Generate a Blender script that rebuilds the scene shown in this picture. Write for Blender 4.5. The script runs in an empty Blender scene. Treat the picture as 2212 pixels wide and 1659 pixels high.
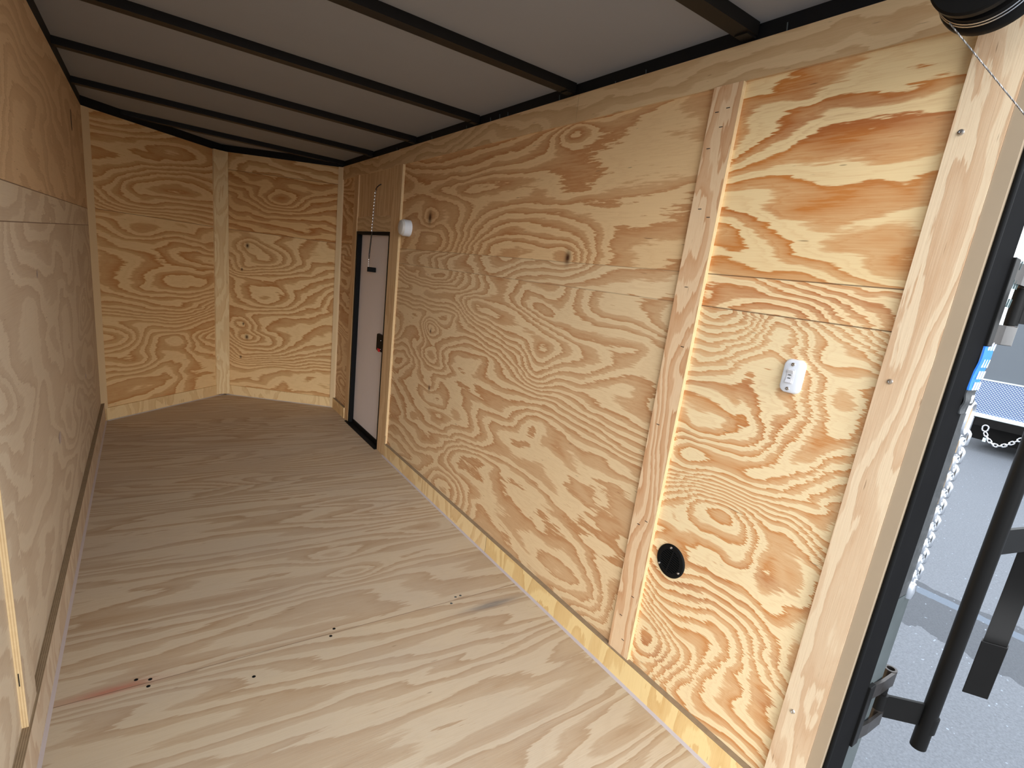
import bpy, bmesh, math, random
from mathutils import Vector, Matrix

# ------------------------------------------------------------------ camera
scene = bpy.context.scene
cam_d = bpy.data.cameras.new('camera')
cam = bpy.data.objects.new('camera', cam_d)
scene.collection.objects.link(cam)
cam.location = (0.0, 0.0, 1.14)
cam.rotation_mode = 'XYZ'
cam.rotation_euler = (1.3250241532782976, -0.12739162247745747, -0.6035921269935467)
cam_d.sensor_width = 36.0
cam_d.lens = 1150.4394807805081 / 2212 * 36.0
cam_d.shift_x = -34.1415 / 2212
cam_d.shift_y = 60.2148 / 2212
cam_d.clip_start = 0.02
scene.camera = cam

# ------------------------------------------------------------------ colour management
scene.view_settings.view_transform = 'Standard'
scene.view_settings.look = 'None'
scene.view_settings.exposure = 0.0
scene.view_settings.gamma = 1.0
scene.view_settings.use_curve_mapping = False

# ------------------------------------------------------------------ world: bright overcast sky
SKY = 3.35
world = bpy.data.worlds.new('sky')
scene.world = world
world.use_nodes = True
wt = world.node_tree
wt.nodes.clear()
wo = wt.nodes.new('ShaderNodeOutputWorld')
wb = wt.nodes.new('ShaderNodeBackground')
wr = wt.nodes.new('ShaderNodeValToRGB')
wc = wt.nodes.new('ShaderNodeTexCoord')
ws = wt.nodes.new('ShaderNodeSeparateXYZ')
wt.links.new(wc.outputs['Generated'], ws.inputs[0])
wt.links.new(ws.outputs['Z'], wr.inputs[0])
wr.color_ramp.elements[0].position = 0.0
wr.color_ramp.elements[0].color = (0.93, 0.97, 1.0, 1)
wr.color_ramp.elements[1].position = 0.6
wr.color_ramp.elements[1].color = (0.82, 0.90, 1.0, 1)
wt.links.new(wr.outputs[0], wb.inputs[0])
wb.inputs[1].default_value = SKY
wt.links.new(wb.outputs[0], wo.inputs[0])

# sun behind thin cloud, low behind and to the left of the open rear of the trailer
def sun(name, energy, ang, direction, col):
    d = bpy.data.lights.new(name, 'SUN')
    d.energy = energy
    d.angle = math.radians(ang)
    d.color = col
    o = bpy.data.objects.new(name, d)
    scene.collection.objects.link(o)
    o.rotation_euler = Vector(direction).to_track_quat('-Z', 'Y').to_euler()
    o.location = (-2, -6, 5)
    return o
sun('veiled_sun', 3.1, 44, (0.30, 1.0, -0.34), (0.96, 0.97, 1.0))

# ------------------------------------------------------------------ helpers
C = scene.collection
def link(o, parent=None):
    C.objects.link(o)
    if parent is not None:
        o.parent = parent
        o.matrix_parent_inverse = parent.matrix_world.inverted() if False else Matrix.Translation(-Vector(parent.location))
    return o
def obj(name, bm, mat, parent=None, smooth=False, bevel=0.0):
    if bevel:
        bmesh.ops.bevel(bm, geom=list(bm.edges), offset=bevel, segments=2, affect='EDGES', profile=0.5)
    bmesh.ops.recalc_face_normals(bm, faces=bm.faces)
    me = bpy.data.meshes.new(name)
    bm.to_mesh(me); bm.free()
    if mat: me.materials.append(mat)
    if smooth:
        for p in me.polygons: p.use_smooth = True
        try: me.set_sharp_from_angle(angle=math.radians(35))
        except Exception: pass
    o = bpy.data.objects.new(name, me)
    return link(o, parent)
def tag(o, label=None, cat=None, group=None, kind=None):
    if label: o['label'] = label
    if cat: o['category'] = cat
    if group: o['group'] = group
    if kind: o['kind'] = kind
    return o
def empty(name, loc, label, cat, group=None, kind=None):
    o = bpy.data.objects.new(name, None)
    o.location = loc
    C.objects.link(o)
    return tag(o, label, cat, group, kind)
def box(bm, x0, x1, y0, y1, z0, z1):
    vs = [bm.verts.new((x, y, z)) for x in (x0, x1) for y in (y0, y1) for z in (z0, z1)]
    for f in ((0,1,3,2),(4,6,7,5),(0,4,5,1),(2,3,7,6),(0,2,6,4),(1,5,7,3)):
        bm.faces.new([vs[i] for i in f])
    return bm
def bx(*a):
    return box(bmesh.new(), *a)
def prism(bm, pts, z0, z1):
    a = [bm.verts.new((p[0], p[1], z0)) for p in pts]
    b = [bm.verts.new((p[0], p[1], z1)) for p in pts]
    n = len(pts)
    bm.faces.new(a[::-1]); bm.faces.new(b)
    for i in range(n):
        bm.faces.new((a[i], a[(i+1)%n], b[(i+1)%n], b[i]))
    return bm
def cyl(bm, p0, p1, r, n=20, r1=None, caps=True):
    p0 = Vector(p0); p1 = Vector(p1); d = (p1-p0).normalized()
    t = Vector((0,0,1)) if abs(d.z) < 0.9 else Vector((1,0,0))
    u = d.cross(t).normalized(); v = d.cross(u)
    r1 = r if r1 is None else r1
    A = [bm.verts.new(p0 + (u*math.cos(2*math.pi*i/n)+v*math.sin(2*math.pi*i/n))*r) for i in range(n)]
    B = [bm.verts.new(p1 + (u*math.cos(2*math.pi*i/n)+v*math.sin(2*math.pi*i/n))*r1) for i in range(n)]
    for i in range(n): bm.faces.new((A[i], A[(i+1)%n], B[(i+1)%n], B[i]))
    if caps: bm.faces.new(A[::-1]); bm.faces.new(B)
    return bm
def lathe(bm, prof, origin, axis, n=32):
    """prof: list of (radius, distance along axis)"""
    o = Vector(origin); d = Vector(axis).normalized()
    t = Vector((0,0,1)) if abs(d.z) < 0.9 else Vector((1,0,0))
    u = d.cross(t).normalized(); v = d.cross(u)
    rings = []
    for r, h in prof:
        if r < 1e-6: rings.append([bm.verts.new(o + d*h)])
        else: rings.append([bm.verts.new(o + d*h + (u*math.cos(2*math.pi*i/n)+v*math.sin(2*math.pi*i/n))*r) for i in range(n)])
    for a, b in zip(rings, rings[1:]):
        for i in range(n):
            j = (i+1) % n
            if len(a) == 1 and len(b) == 1: continue
            if len(a) == 1: bm.faces.new((a[0], b[j], b[i]))
            elif len(b) == 1: bm.faces.new((a[i], a[j], b[0]))
            else: bm.faces.new((a[i], a[j], b[j], b[i]))
    return bm
def tube(bm, pts, r, n=10, closed=False):
    pts = [Vector(p) for p in pts]; m = len(pts); rings = []
    prev = None
    for i, p in enumerate(pts):
        if closed: d = pts[(i+1)%m] - pts[i-1]
        else: d = pts[min(i+1, m-1)] - pts[max(i-1, 0)]
        d.normalize()
        if prev is None:
            t = Vector((0,0,1)) if abs(d.z) < 0.9 else Vector((1,0,0))
            u = d.cross(t).normalized()
        else:
            u = (prev - d*prev.dot(d)).normalized()
        prev = u; v = d.cross(u)
        rings.append([bm.verts.new(p + (u*math.cos(2*math.pi*k/n)+v*math.sin(2*math.pi*k/n))*r) for k in range(n)])
    rng = range(m) if closed else range(m-1)
    for i in rng:
        a = rings[i]; b = rings[(i+1)%m]
        off = 0
        if closed and i == m-1:
            off = min(range(n), key=lambda s: (a[0].co-b[s].co).length)
        for k in range(n):
            bm.faces.new((a[k], a[(k+1)%n], b[(k+1+off)%n], b[(k+off)%n]))
    if not closed: bm.faces.new(rings[0][::-1]); bm.faces.new(rings[-1])
    return bm
def roundrect(w, h, r, n=6):
    pts = []
    for cx, cy, a0 in ((w/2-r, h/2-r, 0), (-w/2+r, h/2-r, 90), (-w/2+r, -h/2+r, 180), (w/2-r, -h/2+r, 270)):
        for i in range(n+1):
            a = math.radians(a0 + 90*i/n)
            pts.append((cx+r*math.cos(a), cy+r*math.sin(a)))
    return pts

# ------------------------------------------------------------------ materials
def nt_new(name):
    m = bpy.data.materials.new(name); m.use_nodes = True
    nt = m.node_tree; nt.nodes.clear()
    out = nt.nodes.new('ShaderNodeOutputMaterial')
    b = nt.nodes.new('ShaderNodeBsdfPrincipled')
    nt.links.new(b.outputs[0], out.inputs[0])
    return m, nt, b
class G:
    """small expression helper over math nodes"""
    def __init__(s, nt): s.nt = nt
    def m(s, op, a, b=None, c=None, clamp=False):
        n = s.nt.nodes.new('ShaderNodeMath'); n.operation = op; n.use_clamp = clamp
        for i, x in enumerate((a, b, c)):
            if x is None: continue
            if isinstance(x, (int, float)): n.inputs[i].default_value = x
            else: s.nt.links.new(x, n.inputs[i])
        return n.outputs[0]
    def add(s, a, b): return s.m('ADD', a, b)
    def sub(s, a, b): return s.m('SUBTRACT', a, b)
    def mul(s, a, b): return s.m('MULTIPLY', a, b)
    def dot(s, vec, w):
        n = s.nt.nodes.new('ShaderNodeVectorMath'); n.operation = 'DOT_PRODUCT'
        s.nt.links.new(vec, n.inputs[0]); n.inputs[1].default_value = w
        return n.outputs['Value']
    def xyz(s, x, y, z):
        n = s.nt.nodes.new('ShaderNodeCombineXYZ')
        for i, a in enumerate((x, y, z)):
            if isinstance(a, (int, float)): n.inputs[i].default_value = a
            else: s.nt.links.new(a, n.inputs[i])
        return n.outputs[0]
    def noise(s, vec, scale=1.0, detail=2.0, rough=0.5, dist=0.0):
        n = s.nt.nodes.new('ShaderNodeTexNoise'); n.noise_dimensions = '3D'
        s.nt.links.new(vec, n.inputs['Vector'])
        n.inputs['Scale'].default_value = scale; n.inputs['Detail'].default_value = detail
        n.inputs['Roughness'].default_value = rough; n.inputs['Distortion'].default_value = dist
        return n.outputs[0]
    def ramp(s, f, stops, interp='LINEAR'):
        n = s.nt.nodes.new('ShaderNodeValToRGB'); n.color_ramp.interpolation = interp
        e = n.color_ramp.elements
        while len(e) < len(stops): e.new(0.5)
        for i, (p, c) in enumerate(stops):
            e[i].position = p
            e[i].color = (c, c, c, 1) if isinstance(c, (int, float)) else (*c, 1)
        s.nt.links.new(f, n.inputs[0])
        return n.outputs[0]
    def mix(s, f, a, b):
        n = s.nt.nodes.new('ShaderNodeMix'); n.data_type = 'RGBA'
        for k, x in ((0, f), (6, a), (7, b)):
            if isinstance(x, (int, float)): n.inputs[k].default_value = x
            elif isinstance(x, tuple): n.inputs[k].default_value = (*x, 1)
            else: s.nt.links.new(x, n.inputs[k])
        return n.outputs[2]
def srgb(r, g, b):
    f = lambda c: (c/255/12.92) if c/255 <= 0.04045 else ((c/255+0.055)/1.055)**2.4
    return (f(r), f(g), f(b))

def ply(name, U, V, light, dark, seed=0.0, seams=(), tints=None, knots=(), bumps=(), kv=5.0, kn=9.0,
        fu=0.9, fv=3.2, contrast=1.0, jag=0.016, dist=0.6, seam_dark=0.75, duty=0.5, red=0.0, rough=0.6, wear=0.0, wig=0.45, k2=2.6, ragged=0.42, fb=0.0, stains=()):
    """rotary cut plywood veneer: contour rings of a stretched height field along grain axis U across V"""
    m, nt, b = nt_new(name); g = G(nt)
    geo = nt.nodes.new('ShaderNodeNewGeometry'); P = geo.outputs['Position']
    u = g.dot(P, U); v = g.dot(P, V)
    band = None; line = None
    for s in seams:
        st = g.m('GREATER_THAN', v, s)
        band = st if band is None else g.add(band, st)
        ln = g.m('LESS_THAN', g.m('ABSOLUTE', g.sub(v, s)), 0.0013)
        line = ln if line is None else g.m('MAXIMUM', line, ln)
    w = g.add(g.mul(band, 7.31), seed) if band is not None else seed
    # feathered teeth along the grain
    jn = g.noise(g.xyz(g.mul(u, 7.0), g.mul(v, 260.0), 3.0), 1.0, 1.0, 0.5)
    jn2 = g.noise(g.xyz(g.mul(u, 30.0), g.mul(v, 60.0), 8.0), 1.0, 1.0, 0.5)
    uj = g.add(g.add(u, g.mul(g.sub(jn, 0.5), jag*2.2)), g.mul(g.sub(jn2, 0.5), jag*0.8))
    rag = g.noise(g.xyz(g.mul(u, 13.0), g.mul(v, 130.0), seed+5.0), 1.0, 3.0, 0.6)
    vw = g.add(v, g.mul(g.sub(g.noise(g.xyz(g.mul(u, 9.0), g.mul(v, 16.0), seed+15.0), 1.0, 2.0, 0.5), 0.5), 0.022*wig))
    ws_ = (lambda k: g.add(w, k)) if band is not None else (lambda k: seed+k)
    if fb and band is not None:
        uj = g.mul(uj, g.m('POWER', 1.0-fb, band))
    n1 = g.noise(g.xyz(g.mul(uj, fu), g.mul(vw, fv), w), 1.0, 1.0, 0.4, dist)
    n2 = g.noise(g.xyz(g.mul(uj, fu*2.6), g.mul(vw, fv*2.6), ws_(11.0)), 1.0, 2.0, 0.5, 0.5)
    n0 = g.noise(g.xyz(g.mul(u, 0.8), g.mul(v, 1.3), ws_(131.0)), 1.0, 0.0, 0.5)
    # ring spacing opens and closes over the sheet
    gain = g.ramp(n0, [(0.33, 0.45), (0.66, 1.5)])
    h = g.add(g.mul(vw, kv), g.add(g.mul(g.mul(g.sub(n1, 0.5), kn), gain), g.mul(g.sub(n2, 0.5), k2)))
    h = g.add(h, g.mul(g.sub(rag, 0.5), ragged))
    uj = g.add(g.add(u, g.mul(g.sub(jn, 0.5), jag*2.2)), g.mul(g.sub(jn2, 0.5), jag*0.8))
    dk = None
    def gauss(cu, cv, su, sv):
        a = g.m('POWER', g.mul(g.sub(uj, cu), 1.0/su), 2.0); c = g.m('POWER', g.mul(g.sub(vw, cv), 1.0/sv), 2.0)
        return g.m('EXPONENT', g.mul(g.add(a, c), -1.0))
    for (cu, cv, su, sv, amp) in bumps:
        h = g.add(h, g.mul(gauss(cu, cv, su, sv), amp))
    for (cu, cv, r) in knots:
        h = g.add(h, g.mul(gauss(cu, cv, 0.10, 0.05), 2.2))
        k = g.m('EXPONENT', g.mul(g.add(g.m('POWER', g.mul(g.sub(u, cu), 1.0/r), 2.0), g.m('POWER', g.mul(g.sub(v, cv), 0.7/r), 2.0)), -1.5))
        dk = k if dk is None else g.m('MAXIMUM', dk, k)
    fr = g.m('FRACT', h)
    d = duty
    t = g.ramp(fr, [(0.0, 0.0), (d-0.10, 0.03), (d-0.03, 0.55), (d+0.12, 0.66), (0.88, 0.9), (0.95, 1.0), (0.985, 0.1)])
    f2 = g.ramp(g.m('FRACT', g.add(g.mul(h, 3.0), g.mul(jn, 0.4))), [(0.0, 0.0), (0.6, 0.1), (0.9, 1.0), (1.0, 0.0)])
    t = g.add(g.mul(t, 0.86), g.mul(f2, 0.13))
    # per area strength of late wood
    n3 = g.noise(g.xyz(g.mul(u, 0.9), g.mul(v, 2.4), seed+31.0), 1.0, 2.0, 0.5)
    t = g.mul(t, g.m('MULTIPLY_ADD', n3, 0.9, 0.5, clamp=True))
    t = g.mul(t, contrast)
    fib = g.noise(g.xyz(g.mul(u, 5.0), g.mul(v, 320.0), 5.0), 1.0, 2.0, 0.6)
    t = g.m('ADD', t, g.mul(g.sub(fib, 0.5), 0.34), clamp=True)
    col = g.mix(t, light, dark)
    if red:
        rn = g.ramp(g.noise(g.xyz(g.mul(u, 2.2), g.mul(v, 9.0), seed+51.0), 1.0, 2.0, 0.5), [(0.52, 0.0), (0.7, 1.0)])
        col = g.mix(g.mul(g.mul(rn, t), red), col, srgb(150, 72, 38))
    # slow tone change between veneers / along the sheet
    n4 = g.noise(g.xyz(g.mul(u, 1.3), g.mul(v, 2.0), g.add(w, 71.0) if band is not None else seed+71.0), 1.0, 2.0, 0.5)
    col = g.mix(g.mul(g.ramp(n4, [(0.35, 0.0), (0.7, 1.0)]), 0.22), col, tuple(c*0.72 for c in light))
    if tints and band is not None:
        tc = g.ramp(g.mul(band, 1.0/len(seams)), [(max(0, (i-0.5)/len(seams)), c) for i, c in enumerate(tints)], 'CONSTANT')
        mn = nt.nodes.new('ShaderNodeMix'); mn.data_type = 'RGBA'; mn.blend_type = 'MULTIPLY'; mn.inputs[0].default_value = 1.0
        nt.links.new(col, mn.inputs[6]); nt.links.new(tc, mn.inputs[7]); col = mn.outputs[2]
    if wear:
        wn = g.ramp(g.noise(g.xyz(g.mul(u, 1.6), g.mul(v, 3.0), 91.0), 1.0, 4.0, 0.6), [(0.4, 0.0), (0.7, 1.0)])
        col = g.mix(g.mul(wn, wear), col, srgb(176, 164, 150))
    # small checks and splinters
    ck = g.ramp(g.noise(g.xyz(g.mul(u, 16.0), g.mul(v, 150.0), seed+21.0), 1.0, 1.0, 0.5), [(0.755, 0.0), (0.80, 1.0)])
    col = g.mix(g.mul(ck, 0.55), col, srgb(96, 66, 40))
    for (cu, cv, su, sv, sc, amt) in stains:
        a_ = g.m('POWER', g.mul(g.sub(u, cu), 1.0/su), 2.0); c_ = g.m('POWER', g.mul(g.sub(v, cv), 1.0/sv), 2.0)
        e_ = g.m('EXPONENT', g.mul(g.add(a_, c_), -1.0))
        col = g.mix(g.mul(g.mul(e_, amt), g.m('MULTIPLY_ADD', rag, 1.6, 0.1, clamp=True)), col, sc)
    if dk is not None:
        col = g.mix(g.m('MULTIPLY', dk, 1.0, clamp=True), col, srgb(70, 38, 20))
    if line is not None:
        col = g.mix(g.mul(line, seam_dark), col, srgb(84, 56, 36))
    nt.links.new(col, b.inputs['Base Color'])
    b.inputs['Roughness'].default_value = rough
    b.inputs['Specular IOR Level'].default_value = 0.25
    bp = nt.nodes.new('ShaderNodeBump'); bp.inputs['Strength'].default_value = 0.12; bp.inputs['Distance'].default_value = 0.002
    nt.links.new(g.add(fib, g.mul(t, 0.5)), bp.inputs['Height']); nt.links.new(bp.outputs[0], b.inputs['Normal'])
    return m

def plain(name, col, rough=0.5, metal=0.0, spec=0.5, var=0.12, scale=30.0, bump=0.0, stretch=(1,1,1)):
    m, nt, b = nt_new(name); g = G(nt)
    geo = nt.nodes.new('ShaderNodeNewGeometry')
    mp = nt.nodes.new('ShaderNodeMapping'); mp.inputs['Scale'].default_value = stretch
    nt.links.new(geo.outputs['Position'], mp.inputs[0])
    n = g.noise(mp.outputs[0], scale, 3.0, 0.6)
    c = g.mix(n, tuple(x*(1-var) for x in col), tuple(min(1, x*(1+var)) for x in col))
    nt.links.new(c, b.inputs['Base Color'])
    b.inputs['Roughness'].default_value = rough; b.inputs['Metallic'].default_value = metal
    b.inputs['Specular IOR Level'].default_value = spec
    if bump:
        bp = nt.nodes.new('ShaderNodeBump'); bp.inputs['Strength'].default_value = bump; bp.inputs['Distance'].default_value = 0.003
        nt.links.new(n, bp.inputs['Height']); nt.links.new(bp.outputs[0], b.inputs['Normal'])
    return m

X, Y, Z = (1,0,0), (0,1,0), (0,0,1)
LIGHT = srgb(238, 208, 160); DARK = srgb(190, 132, 76)
M_right = ply('plywood_right', Y, Z, srgb(236, 208, 164), srgb(190, 136, 88), seed=3.0, seams=(1.13, 1.208),
    tints=[(1,1,1), (1.0,1.0,1.0), (1.0,0.93,0.84)],
    knots=[(2.554,1.364,0.022),(1.441,1.222,0.018),(2.442,0.827,0.008),(2.404,0.546,0.010)],
    bumps=[(2.39,0.687,0.20,0.075,4.0),(2.44,0.86,0.12,0.05,2.2),(2.40,0.52,0.14,0.05,-2.4),(1.53,0.84,0.10,0.10,2.4),
           (1.70,1.20,0.55,0.13,4.5),(2.05,1.49,0.45,0.05,2.5),(1.498,1.612,0.10,0.04,2.0),(1.5,0.62,0.10,0.06,-2.0)],
    kv=8.0, kn=17.0, fu=0.95, fv=2.7, contrast=1.08, k2=3.2, ragged=0.6, seam_dark=0.35, fb=0.2)
M_bay = ply('plywood_rear_bay', Y, Z, srgb(244, 220, 174), srgb(200, 128, 62), seed=17.0, seams=(1.13, 1.208),
    tints=[(1,1,1), (1.04,1.0,0.96), (1.0,0.95,0.86)],
    bumps=[(0.55,1.06,0.10,0.035,2.6),(0.88,0.75,0.16,0.08,3.0),(0.70,0.66,0.14,0.06,-3.0),(0.55,0.5,0.14,0.10,3.0)],
    kv=17.0, kn=20.0, fu=1.9, fv=2.6, contrast=1.12, red=0.55, k2=3.2, fb=0.3)
M_left = ply('plywood_left', Y, Z, srgb(216, 202, 180), srgb(176, 150, 124), seed=41.0, seams=(1.115, 1.20),
    tints=[(1,1,1), (1.0,0.99,0.97), (1.0,0.84,0.66)], kv=4.0, kn=15.0, fu=0.9, fv=2.0, contrast=0.62, rough=0.7)
nl = Vector((0.68, 0.618, 0)).normalized(); nr = Vector((0.678, -0.469, 0)).normalized()
def along(vec, p, d): return vec.dot(Vector(p)) + d
LB = Vector((-0.228, 3.883, 0)); AP = Vector((0.452, 4.501, 0)); RB = Vector((1.13, 4.032, 0))
kL = lambda d: nl.dot(LB)+d
kR = lambda d: nr.dot(AP)+d
M_nl = ply('plywood_nose_left', tuple(nl), Z, srgb(236, 202, 148), srgb(190, 128, 68), seed=55.0, seams=(1.207,),
    bumps=[(kL(0.23),0.33,0.16,0.06,2.0),(kL(0.3),1.12,0.2,0.05,2.0)], kv=11.0, kn=13.0, fu=0.9, fv=2.8, contrast=1.08, dist=0.3, fb=0.3)
M_nr = ply('plywood_nose_right', tuple(nr), Z, srgb(236, 202, 148), srgb(186, 126, 68), seed=63.0, seams=(1.207, 1.60),
    tints=[(1,1,1),(0.92,0.84,0.76),(1,1,1)],
    knots=[(kR(0.17),1.11,0.014),(kR(0.13),0.94,0.008),(kR(0.14),0.55,0.008),(kR(0.165),0.455,0.014),(kR(0.12),0.30,0.008)],
    bumps=[(kR(0.30),1.02,0.26,0.10,3.5),(kR(0.30),0.75,0.28,0.10,3.0),(kR(0.30),0.42,0.28,0.11,4.0),(kR(0.42),1.45,0.16,0.06,2.6)],
    kv=14.0, kn=9.0, fu=1.2, fv=2.6, contrast=1.08, dist=0.3)
M_strip = ply('plywood_strip', Y, Z, srgb(226, 196, 152), srgb(188, 146, 100), seed=75.0, kv=22.0, kn=6.0, fu=1.2, fv=3.0, contrast=0.8)
M_post = ply('plywood_post', Z, Y, srgb(236, 204, 164), srgb(198, 140, 92), seed=83.0, kv=26.0, kn=7.0, fu=1.5, fv=6.0, contrast=0.95, jag=0.01)
M_trim = ply('plywood_rear_trim', Z, Y, srgb(226, 202, 168), srgb(188, 142, 102), seed=92.0, kv=16.0, kn=6.0, fu=1.2, fv=5.0, contrast=0.7, jag=0.01)
M_jamb = ply('plywood_jamb', Z, Y, srgb(226, 192, 146), srgb(192, 144, 96), seed=97.0, kv=14.0, kn=4.0, fu=1.0, fv=5.0, contrast=0.6)
M_base = ply('plywood_baseboard', Z, Y, srgb(242, 216, 164), srgb(206, 160, 100), seed=105.0, seams=(1.697,), tints=[(1,0.98,0.88),(0.98,0.96,0.96)],
    kv=6.0, kn=7.0, fu=1.6, fv=3.0, contrast=0.7, jag=0.004)
M_nbase = ply('plywood_nose_baseboard', Z, X, srgb(238, 208, 156), srgb(204, 158, 100), seed=109.0, kv=6.0, kn=7.0, fu=1.6, fv=4.0, contrast=0.6, jag=0.004)
M_floor = ply('plywood_floor', X, Y, srgb(200, 182, 156), srgb(160, 128, 94), seed=121.0, seams=(1.4515, 2.692),
    tints=[(0.98,0.98,0.97),(0.98,0.98,0.98),(1.0,0.97,0.94)], kv=10.0, kn=13.0, fu=0.45, fv=3.4, contrast=0.85, rough=0.55, wear=0.35, seam_dark=0.6, k2=3.5, stains=((0.97,1.375,0.10,0.016,srgb(96,98,102),0.8),(-0.11,1.458,0.09,0.014,srgb(178,92,76),0.6)),
    bumps=[(0.55,1.9,0.12,0.05,1.5),(0.6,1.75,0.10,0.05,1.5),(1.0,2.0,0.14,0.05,1.6)])
M_lbase = ply('plywood_left_baseboard', Z, Y, srgb(216, 200, 178), srgb(184, 154, 124), seed=113.0, kv=6.0, kn=7.0, fu=1.6, fv=3.0, contrast=0.7, jag=0.004)
# plywood edge plies
def edge_mat(name, axis, a, bcol, f=420.0):
    m, nt, b = nt_new(name); g = G(nt)
    geo = nt.nodes.new('ShaderNodeNewGeometry'); P = geo.outputs['Position']
    w = g.m('SINE', g.mul(g.dot(P, axis), f*2*math.pi/1.0))
    n = g.noise(P, 60.0, 3.0, 0.6)
    c = g.mix(g.m('MULTIPLY_ADD', g.add(w, g.mul(n, 2.0)), 0.3, 0.1, clamp=True), a, bcol)
    nt.links.new(c, b.inputs['Base Color']); b.inputs['Roughness'].default_value = 0.8
    return m
M_edge_dark = edge_mat('plywood_edge_weathered', X, srgb(164, 142, 112), srgb(104, 84, 62), 260)
M_edge_light = edge_mat('plywood_edge_fresh', X, srgb(228, 202, 156), srgb(190, 152, 104), 240)
M_caulk = plain('caulk', srgb(186, 174, 172), 0.6, var=0.04)
M_black = plain('black_painted_steel', (0.008, 0.0075, 0.007), 0.42, var=0.2, spec=0.11, scale=12)
M_postblack = plain('flat_black_post', (0.008, 0.0078, 0.008), 0.75, var=0.2, spec=0.02, scale=12)
M_bow = plain('bow_paint', (0.012, 0.010, 0.008), 0.45, var=0.2, spec=0.2, scale=12)
M_rail = plain('rail_paint', (0.008, 0.008, 0.009), 0.6, var=0.3, spec=0.25, scale=20)
M_skin = plain('roof_skin', srgb(150, 152, 156), 0.75, var=0.03, spec=0.1, scale=6)
M_beige = plain('beige_jamb_metal', srgb(176, 156, 130), 0.45, metal=0.25, var=0.06, scale=10)
M_door = plain('door_panel', srgb(236, 226, 222), 0.6, var=0.03, scale=5)
M_white = plain('white_plastic', srgb(224, 228, 234), 0.35, var=0.01)
M_lens = plain('lens_plastic', srgb(206, 202, 196), 0.3, var=0.01)
M_clear = plain('rocker_plastic', srgb(214, 214, 218), 0.2, var=0.02)
M_chrome = plain('zinc', (0.62, 0.62, 0.62), 0.25, metal=1.0, var=0.1)
M_cable = plain('steel_cable', (0.25, 0.24, 0.23), 0.4, metal=1.0, var=0.3, scale=200)
M_galv = plain('galvanised', (0.085, 0.10, 0.10), 0.5, metal=0.4, var=0.25, scale=25)
M_chain = plain('chain_zinc', (0.85, 0.87, 0.9), 0.28, metal=1.0, var=0.08)
M_grime = plain('weathered_rubber', (0.035, 0.037, 0.038), 0.6, var=0.6, scale=60, bump=0.4)
M_plast = plain('black_plastic', (0.007, 0.007, 0.007), 0.55, var=0.1, spec=0.08)
M_dark = plain('dark_slot', (0.004, 0.004, 0.004), 0.9, var=0.0)
M_red = plain('red_plastic', srgb(200, 20, 30), 0.4)
M_blue = plain('blue_webbing', srgb(40, 120, 210), 0.7, var=0.15, scale=80)
M_wweb = plain('white_webbing', srgb(240, 248, 250), 0.7, var=0.03, scale=80)
M_thread = plain('white_thread', srgb(245, 248, 250), 0.7)
M_dthread = plain('dark_thread', srgb(60, 76, 76), 0.7)
M_brown = plain('plated_steel', (0.055, 0.047, 0.042), 0.35, metal=0.7, var=0.4, scale=70)
M_trailer = plain('grey_trailer_skin', srgb(92, 98, 104), 0.5, var=0.04, scale=3)
M_alu = plain('aluminium_trim', srgb(222, 238, 242), 0.3, metal=0.4, var=0.03)
M_paint = plain('white_lettering', srgb(225, 232, 240), 0.6)
M_leaf = plain('leaf', srgb(96, 140, 70), 0.6, var=0.4, scale=9)
M_bark = plain('bark', srgb(90, 76, 62), 0.9, var=0.3, scale=12)

# diamond plate (raised lozenges)
def diamond():
    m, nt, b = nt_new('diamond_plate'); g = G(nt)
    geo = nt.nodes.new('ShaderNodeNewGeometry'); P = geo.outputs['Position']
    u = g.mul(g.add(g.dot(P, Y), g.dot(P, Z)), 26.0); v = g.mul(g.sub(g.dot(P, Y), g.dot(P, Z)), 26.0)
    a = g.m('FLOORED_MODULO', u, 1.0) if False else g.m('FRACT', u)
    c = g.m('FRACT', v)
    par = g.m('LESS_THAN', g.m('FRACT', g.mul(g.add(g.m('FLOOR', u), g.m('FLOOR', v)), 0.5)), 0.25)
    def loz(p, q):
        e = g.add(g.m('POWER', g.mul(g.sub(p, 0.5), 1/0.46), 2.0), g.m('POWER', g.mul(g.sub(q, 0.5), 1/0.16), 2.0))
        return g.m('LESS_THAN', e, 1.0)
    l1 = loz(a, c); l2 = loz(c, a)
    f = g.add(g.mul(l1, par), g.mul(l2, g.sub(1.0, par)))
    col = g.mix(f, srgb(96, 112, 150), srgb(214, 232, 240))
    nt.links.new(col, b.inputs['Base Color']); b.inputs['Metallic'].default_value = 0.3; b.inputs['Roughness'].default_value = 0.35
    bp = nt.nodes.new('ShaderNodeBump'); bp.inputs['Distance'].default_value = 0.003
    nt.links.new(f, bp.inputs['Height']); nt.links.new(bp.outputs[0], b.inputs['Normal'])
    return m
M_dia = diamond()

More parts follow.
